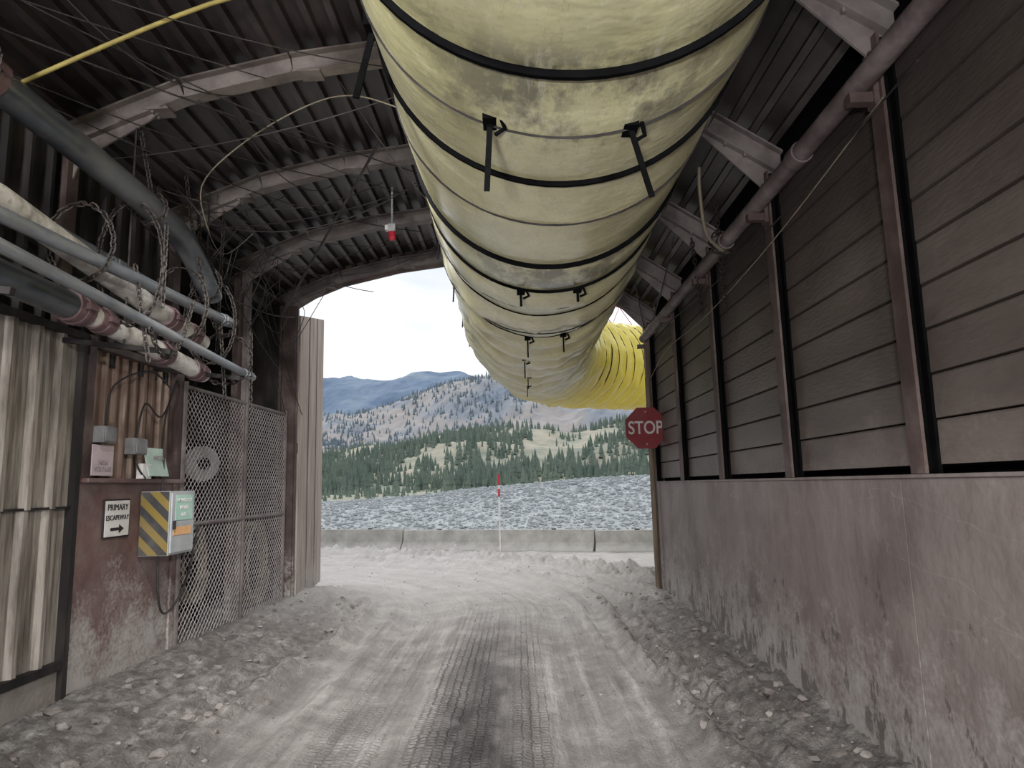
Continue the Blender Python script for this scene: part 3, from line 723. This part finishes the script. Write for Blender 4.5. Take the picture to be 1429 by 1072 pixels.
sg=empty("primary_escapeway_sign"); mb=MB(); mb.box(-3.6,-3.588,5.93,6.33,1.38,1.72,1); mb.box(-3.588,-3.584,5.945,6.315,1.395,1.705,0); mb.obj("plate",[m_signw,m_ink],sg,bevel=.004)
text("PRIMARY",.078,(-3.582,6.13,1.645),RX,m_ink,sg,"line_1",off=0); text("ESCAPEWAY",.062,(-3.582,6.13,1.555),RX,m_ink,sg,"line_2",off=0)
mb=MB(); mb.box(-3.584,-3.580,6.03,6.16,1.445,1.47); mb.prism([(-3.584,6.16,1.42),(-3.584,6.16,1.495),(-3.584,6.23,1.4575)],(.004,0,0)); mb.obj("arrow",m_ink,sg)
hv=empty("high_voltage_sign")
mb=MB(); mb.box(-3.56,-3.55,5.66,5.96,1.92,2.18,0); mb.obj("plate",m_pink,hv,bevel=.003)
text("HIGH\nVOLTAGE",.055,(-3.547,5.81,2.0),RX,m_inkf,hv,"lettering",off=0)
jb=empty("junction_box"); mb=MB(); mb.box(-3.6,-3.5,5.72,5.9,2.2,2.34,0); mb.box(-3.5,-3.49,5.73,5.89,2.21,2.33,0); mb.tube(smoothpath([(-3.55,5.82,2.34),(-3.52,5.85,2.7),(-3.45,6.3,2.9),(-3.5,6.8,2.8)],5),.01,6,mi=1); mb.obj("box",[m_boxd,m_cable],jb,bevel=.004)
jb=empty("junction_box.001"); mb=MB(); mb.box(-3.6,-3.5,6.2,6.4,2.12,2.27,0); mb.box(-3.5,-3.49,6.21,6.39,2.13,2.26,0); mb.tube(smoothpath([(-3.55,6.3,2.27),(-3.5,6.33,2.6),(-3.48,6.6,2.5),(-3.5,6.9,2.9)],5),.01,6,mi=1); mb.tube(smoothpath([(-3.55,6.3,2.12),(-3.52,6.3,2.0),(-3.5,6.4,1.9)],5),.01,6,mi=1); mb.obj("box",[m_boxd,m_cable],jb,bevel=.004)
gn=empty("green_notice_board"); mb=MB(); mb.box(-3.52,-3.51,6.42,6.78,1.92,2.2,0,Matrix.Rotation(math.radians(-15),3,'Y')); mb.box(-3.56,-3.5,6.35,6.5,1.9,2.04,1); mb.obj("board",[m_greenp,m_signw],gn)
text("NOTICE",.05,(-3.490,6.6,2.1),(PI/2-.26,0,PI/2),m_inkf,gn,off=0)

# ---- stop sign
ss=empty("stop_sign"); cx,cy,cz=1.90,10.1,2.54
mb=MB()
def octo(r,y): return [(cx+r*math.cos(PI/8+k*PI/4),y,cz+r*math.sin(PI/8+k*PI/4)) for k in range(8)]
mb.prism(octo(.33,cy),(0,.006,0),0); mb.prism(octo(.318,cy-.003),(0,.003,0),1); mb.prism(octo(.302,cy-.005),(0,.003,0),0)
for z in (cz+.24,cz-.24): mb.tube([(cx,cy-.012,z),(cx,cy-.004,z)],.012,8,mi=2)
mb.obj("octagon",[m_stopred,m_stopred,m_grey],ss)
text("STOP",.27,(cx-.01,cy-.008,cz-.005),(PI/2,0,0),m_signg,ss,sx=.8)
mb=MB(); mb.tube([(cx+.06,cy+.07,-.05),(cx+.07,cy+.07,3.3)],.035,8); mb.box(cx-.02,cx+.1,cy+.006,cy+.04,cz-.04,cz+.04); mb.obj("post",m_timber,ss)

# ---- outdoor: barriers, marker, rocks, hills
def barrier(name,a,b,h):
    a=Vector(a);b=Vector(b); d=(b-a).normalized(); n=Vector((d.y,-d.x,0)); 
    prof=[(-.29,0),(-.29,.08),(-.13,.28),(-.08,h),(.08,h),(.13,.28),(.29,.08),(.29,0)]
    mb=MB(); mb.prism([tuple(a+d*.02+n*p+Vector((0,0,z-.05))) for p,z in prof],(b-a)-d*.04)
    for t in (.2,.8):
        q=a.lerp(b,t); mb.box(q.x-.06,q.x+.06,q.y-.06,q.y+.06,h-.055,h-.02,1)
    mb.obj(name,[m_conc,m_cable],bevel=.012)
bp_=[(-13.8,22.5,.62),(-8.6,21.4,.62),(-3.35,20.0,.60),(1.95,18.2,.55),(7.2,16.9,.55),(12.4,15.9,.55)]
for i in range(5):
    a,b=bp_[i],bp_[i+1]; barrier("concrete_barrier"+("" if i==0 else ".%03d"%i),(a[0],a[1],0),(b[0],b[1],0),(a[2]+b[2])/2+.03)
mk=empty("road_marker_post"); mb=MB(); x,y=-.56,18.75
for i,(a,b) in enumerate(((0,1.45),(1.45,1.66),(1.66,1.76),(1.76,2.06))): mb.tube([(x,y,a),(x,y,b)],.022 if i%2==0 else .03,10,mi=(0,1,0,1)[i])
mb.obj("pole",[m_signw,m_red],mk,smooth=True)

m_rock=M("mat_riprap_rock",[(120,125,128),(144,149,152),(166,170,172)],scale=1.5,rough=.95,bump=.3,bscale=8)
def berm(x,y):
    top=1.15+.95*sm(-12,7,x)+.10*fbm(x*.2,y*.2)
    return -.1+top*sm(21.0,37,y)+.04*fbm(x*1.5,y*1.5,4)
def grid(name,x0,x1,y0,y1,nx,ny,f,mat,polar=False):
    mb=MB()
    for j in range(ny+1):
        y=y0+(y1-y0)*j/ny
        for i in range(nx+1):
            x=x0+(x1-x0)*i/nx
            if polar: x=x*y
            mb.v.append((x,y,f(x,y)))
    n=nx+1; mb.f=[(j*n+i,j*n+i+1,(j+1)*n+i+1,(j+1)*n+i) for j in range(ny) for i in range(nx)]; mb.m=[0]*len(mb.f)
    return mb.obj(name,mat,recalc=False)
rp=empty("riprap_rock_pile")
o=grid("berm_surface",-40,40,19.5,46,200,80,lambda x,y:berm(x,y) if y<43 else berm(x,y)-(y-43)*.8,m_rock); o.parent=rp
mb=MB()
for i in range(13000):
    y=20.8+20*random.random()**.9; x=random.uniform(-.42,.30)*y
    r=(.04+.08*random.random()**3)*(1 if y<30 else 1.15); rock(mb,(x,y,berm(x,y)+r*.1),r)
mb.obj("boulders",m_rock,rp,recalc=False)
m_flat=M("mat_valley_floor",[(124,126,112),(148,146,130),(164,160,144)],scale=.02,rough=1,stretch=(1,.3,1))
grid("valley_floor",-400,400,44,420,20,20,lambda x,y:-2.0+1.6*sm(60,300,y),m_flat)
m_near=M("mat_near_hill_grass",[(.36,(110,118,108)),(.46,(136,137,125)),(.58,(158,153,138)),(.7,(138,139,131))],scale=.02,detail=9,rough=1)
m_mid=M("mat_mid_mountain_hazed",[(.34,(110,120,134)),(.44,(132,137,145)),(.54,(154,149,146)),(.66,(134,139,148))],scale=.006,detail=11,rough=1)  # aerial haze painted in as bluish tones
m_far=M("mat_far_mountain_hazed",[(.35,(88,106,132)),(.5,(104,122,144)),(.65,(124,139,154))],scale=.006,detail=10,rough=1)  # stronger distance haze mixed into the base colour
def interp(t,P):
    if t<=P[0][0]: return P[0][1]
    for (a,b),(c,d) in zip(P,P[1:]):
        if t<=c: return b+(d-b)*sm(a,c,t)
    return P[-1][1]
NP=[(-.6,.06),(-.30,.045),(-.2,.062),(-.10,.078),(.0,.080),(.08,.070),(.16,.082),(.3,.10),(.6,.12)]
def nearh(x,y):
    t=x/y; c=interp(t,NP)*680
    return -1+c*sm(290,680,y)**.9*(1-.5*sm(680,800,y))+sm(290,400,y)*(7*fbm(x*.008,y*.008)+3*fbm(x*.03,y*.03,3))
MP=[(-.6,.09),(-.32,.10),(-.26,.115),(-.2,.125),(-.14,.14),(-.09,.153),(-.05,.160),(.02,.16),(.1,.15),(.2,.17),(.6,.2)]
def midh(x,y):
    t=x/y; c=interp(t,MP)*1500
    rg=abs(nz3(x*.0035,y*.0012,3))
    return c*sm(760,1500,y)*(1-.4*sm(1500,1800,y))-60*rg*sm(800,1200,y)+sm(760,1100,y)*(16*fbm(x*.006,y*.006)+10*fbm(x*.02,y*.02,5))
FP=[(-.6,.14),(-.34,.156),(-.30,.160),(-.27,.164),(-.245,.167),(-.215,.163),(-.19,.160),(-.15,.167),(-.09,.168),(-.05,.16),(.1,.17),(.3,.19),(.6,.17)]
def farh(x,y):
    t=x/y; c=interp(t,FP)*2800
    return c*sm(1700,2800,y)*(1-.3*sm(2800,3300,y))-130*abs(nz3(x*.003,y*.0008,8))*sm(1800,2500,y)*(1-sm(2500,2800,y)*.8)+18*fbm(x*.008,y*.006)
grid("near_hill",-.6,.6,280,800,140,70,nearh,m_near,True)
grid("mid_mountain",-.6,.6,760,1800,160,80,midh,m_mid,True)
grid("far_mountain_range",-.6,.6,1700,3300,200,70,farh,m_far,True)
m_tree=M("mat_conifer",[(82,98,90),(102,116,106),(122,132,118)],scale=.05,rough=1)  # dark green paled by haze put into the colour
m_tree2=M("mat_conifer_hazy",[(100,114,124),(114,127,134)],scale=.02,rough=1)  # bluer tree colour carries the painted distance haze
def tree(mb,x,y,z,h):
    r=h*random.uniform(.16,.24); k=5; a0=random.random()*6
    for lv,(b,t,rr) in enumerate(((.08,.6,1),(.35,.85,.7),(.6,1.0,.42))):
        vs=[(x+math.cos(a0+2*PI*i/k)*r*rr,y+math.sin(a0+2*PI*i/k)*r*rr,z+h*b) for i in range(k)]+[(x,y,z+h*t)]
        mb.add(vs,[(i,(i+1)%k,k) for i in range(k)])
mb=MB(); n=0
while n<4000:
    y=300+400*random.random(); t=random.uniform(-.42,.36); x=t*y
    dn=nz3(x*.012,y*.007,1)+.6*nz3(x*.04,y*.02,6)
    if dn+random.uniform(-.45,.38)<-.0: continue
    tree(mb,x,y,nearh(x,y)-.5,random.uniform(4,11)); n+=1
for i in range(300):
    y=random.uniform(150,290); x=random.uniform(-.4,.4)*y; tree(mb,x,y,-1.8+1.6*sm(60,300,y),random.uniform(2.,4.))
mb.obj("conifer_forest",m_tree,recalc=False)
mb=MB(); n=0
while n<3600:
    y=850+650*random.random(); x=random.uniform(-.42,.36)*y
    if nz3(x*.005,y*.003,11)+random.uniform(-.6,.3)<.02: continue
    tree(mb,x,y,midh(x,y)-1,random.uniform(6,13)); n+=1
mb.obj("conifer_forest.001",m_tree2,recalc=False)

# ---- added fill lamps, out of view, modelled as fixtures to brighten the shed
def fill_lamp(x,y,z,e,tgt,col=(1,.98,.96),size=.6,stand=False,spread=120):
    h=empty("added_fill_lamp"); mb=MB(); mb.box(-.36,.36,-.2,.2,.02,.12)  # made-up fixture around the added fill light
    if not stand: mb.tube([(0,0,.12),(0,0,.3)],.015,6)
    mb.obj("housing",m_grey,h)
    L=D.lights.new("fill_light",'AREA'); L.shape='RECTANGLE'; L.size=size; L.size_y=.35; L.energy=e; L.color=col; L.spread=math.radians(spread)
    lo=D.objects.new("light",L); COL.objects.link(lo); lo.parent=h
    h.location=(x,y,z); dirv=Vector(tgt)-Vector((x,y,z)); h.rotation_euler=dirv.to_track_quat('-Z','Y').to_euler()
fill_lamp(-2.4,-1.2,4.5,190,(-.6,6.5,0.8)); fill_lamp(1.0,-1.2,2.95,80,(-1.6,8,0.4),spread=100)
fill_lamp(-.9,-2.6,1.0,115,(.1,5,3.6),stand=True)  # added unseen work light, brightens the duct underside
fill_lamp(-1.4,3.2,4.95,110,(-.6,8.5,0.),spread=85)
mb=MB()
for k in range(3): mb.tube([(-.9,-2.6,.9),(-.9+.5*math.cos(k*2.1),-2.7+.5*math.sin(k*2.1),0.02)],.015,6)
mb.obj("fill_lamp_tripod",m_grey)  # invented stand for the added low fill light
sun=D.lights.new("sun",'SUN'); sun.energy=2.2; sun.angle=math.radians(50); sun.color=(1,.98,.95); so=D.objects.new("sun",sun); COL.objects.link(so); so.rotation_euler=(math.radians(-36),math.radians(-12),0)

# ---- sky
w=D.worlds.new("sky"); SC.world=w; w.use_nodes=True; nt=w.node_tree; bg=nt.nodes["Background"]
tc=nt.nodes.new("ShaderNodeTexCoord"); mp=nt.nodes.new("ShaderNodeMapping"); mp.inputs["Scale"].default_value=(1,1,3.2); nt.links.new(tc.outputs["Generated"],mp.inputs[0])
nz=nt.nodes.new("ShaderNodeTexNoise"); nz.inputs["Scale"].default_value=2.6; nz.inputs["Detail"].default_value=7; nt.links.new(mp.outputs[0],nz.inputs["Vector"])
cr=nt.nodes.new("ShaderNodeValToRGB"); cr.color_ramp.elements[0].position=.34; cr.color_ramp.elements[0].color=(.66,.71,.78,1); cr.color_ramp.elements[1].position=.52; cr.color_ramp.elements[1].color=(.88,.90,.93,1)
nt.links.new(nz.outputs["Fac"],cr.inputs[0]); nt.links.new(cr.outputs[0],bg.inputs[0]); bg.inputs[1].default_value=1.25

# ---- camera
cd=D.cameras.new("camera"); cd.sensor_width=36; cd.lens=950/1429*36; cd.clip_end=20000; cd.clip_start=.05
co=D.objects.new("camera",cd); COL.objects.link(co); co.location=(0,0,1.75)
R=Matrix.Rotation(math.radians(.4),4,'Z')@Matrix.Rotation(PI/2+math.radians(8.46),4,'X')@Matrix.Rotation(math.radians(-1.5),4,'Z')
co.rotation_euler=R.to_euler(); SC.camera=co
SC.view_settings.view_transform='Standard'; SC.view_settings.look='None'; SC.view_settings.exposure=0
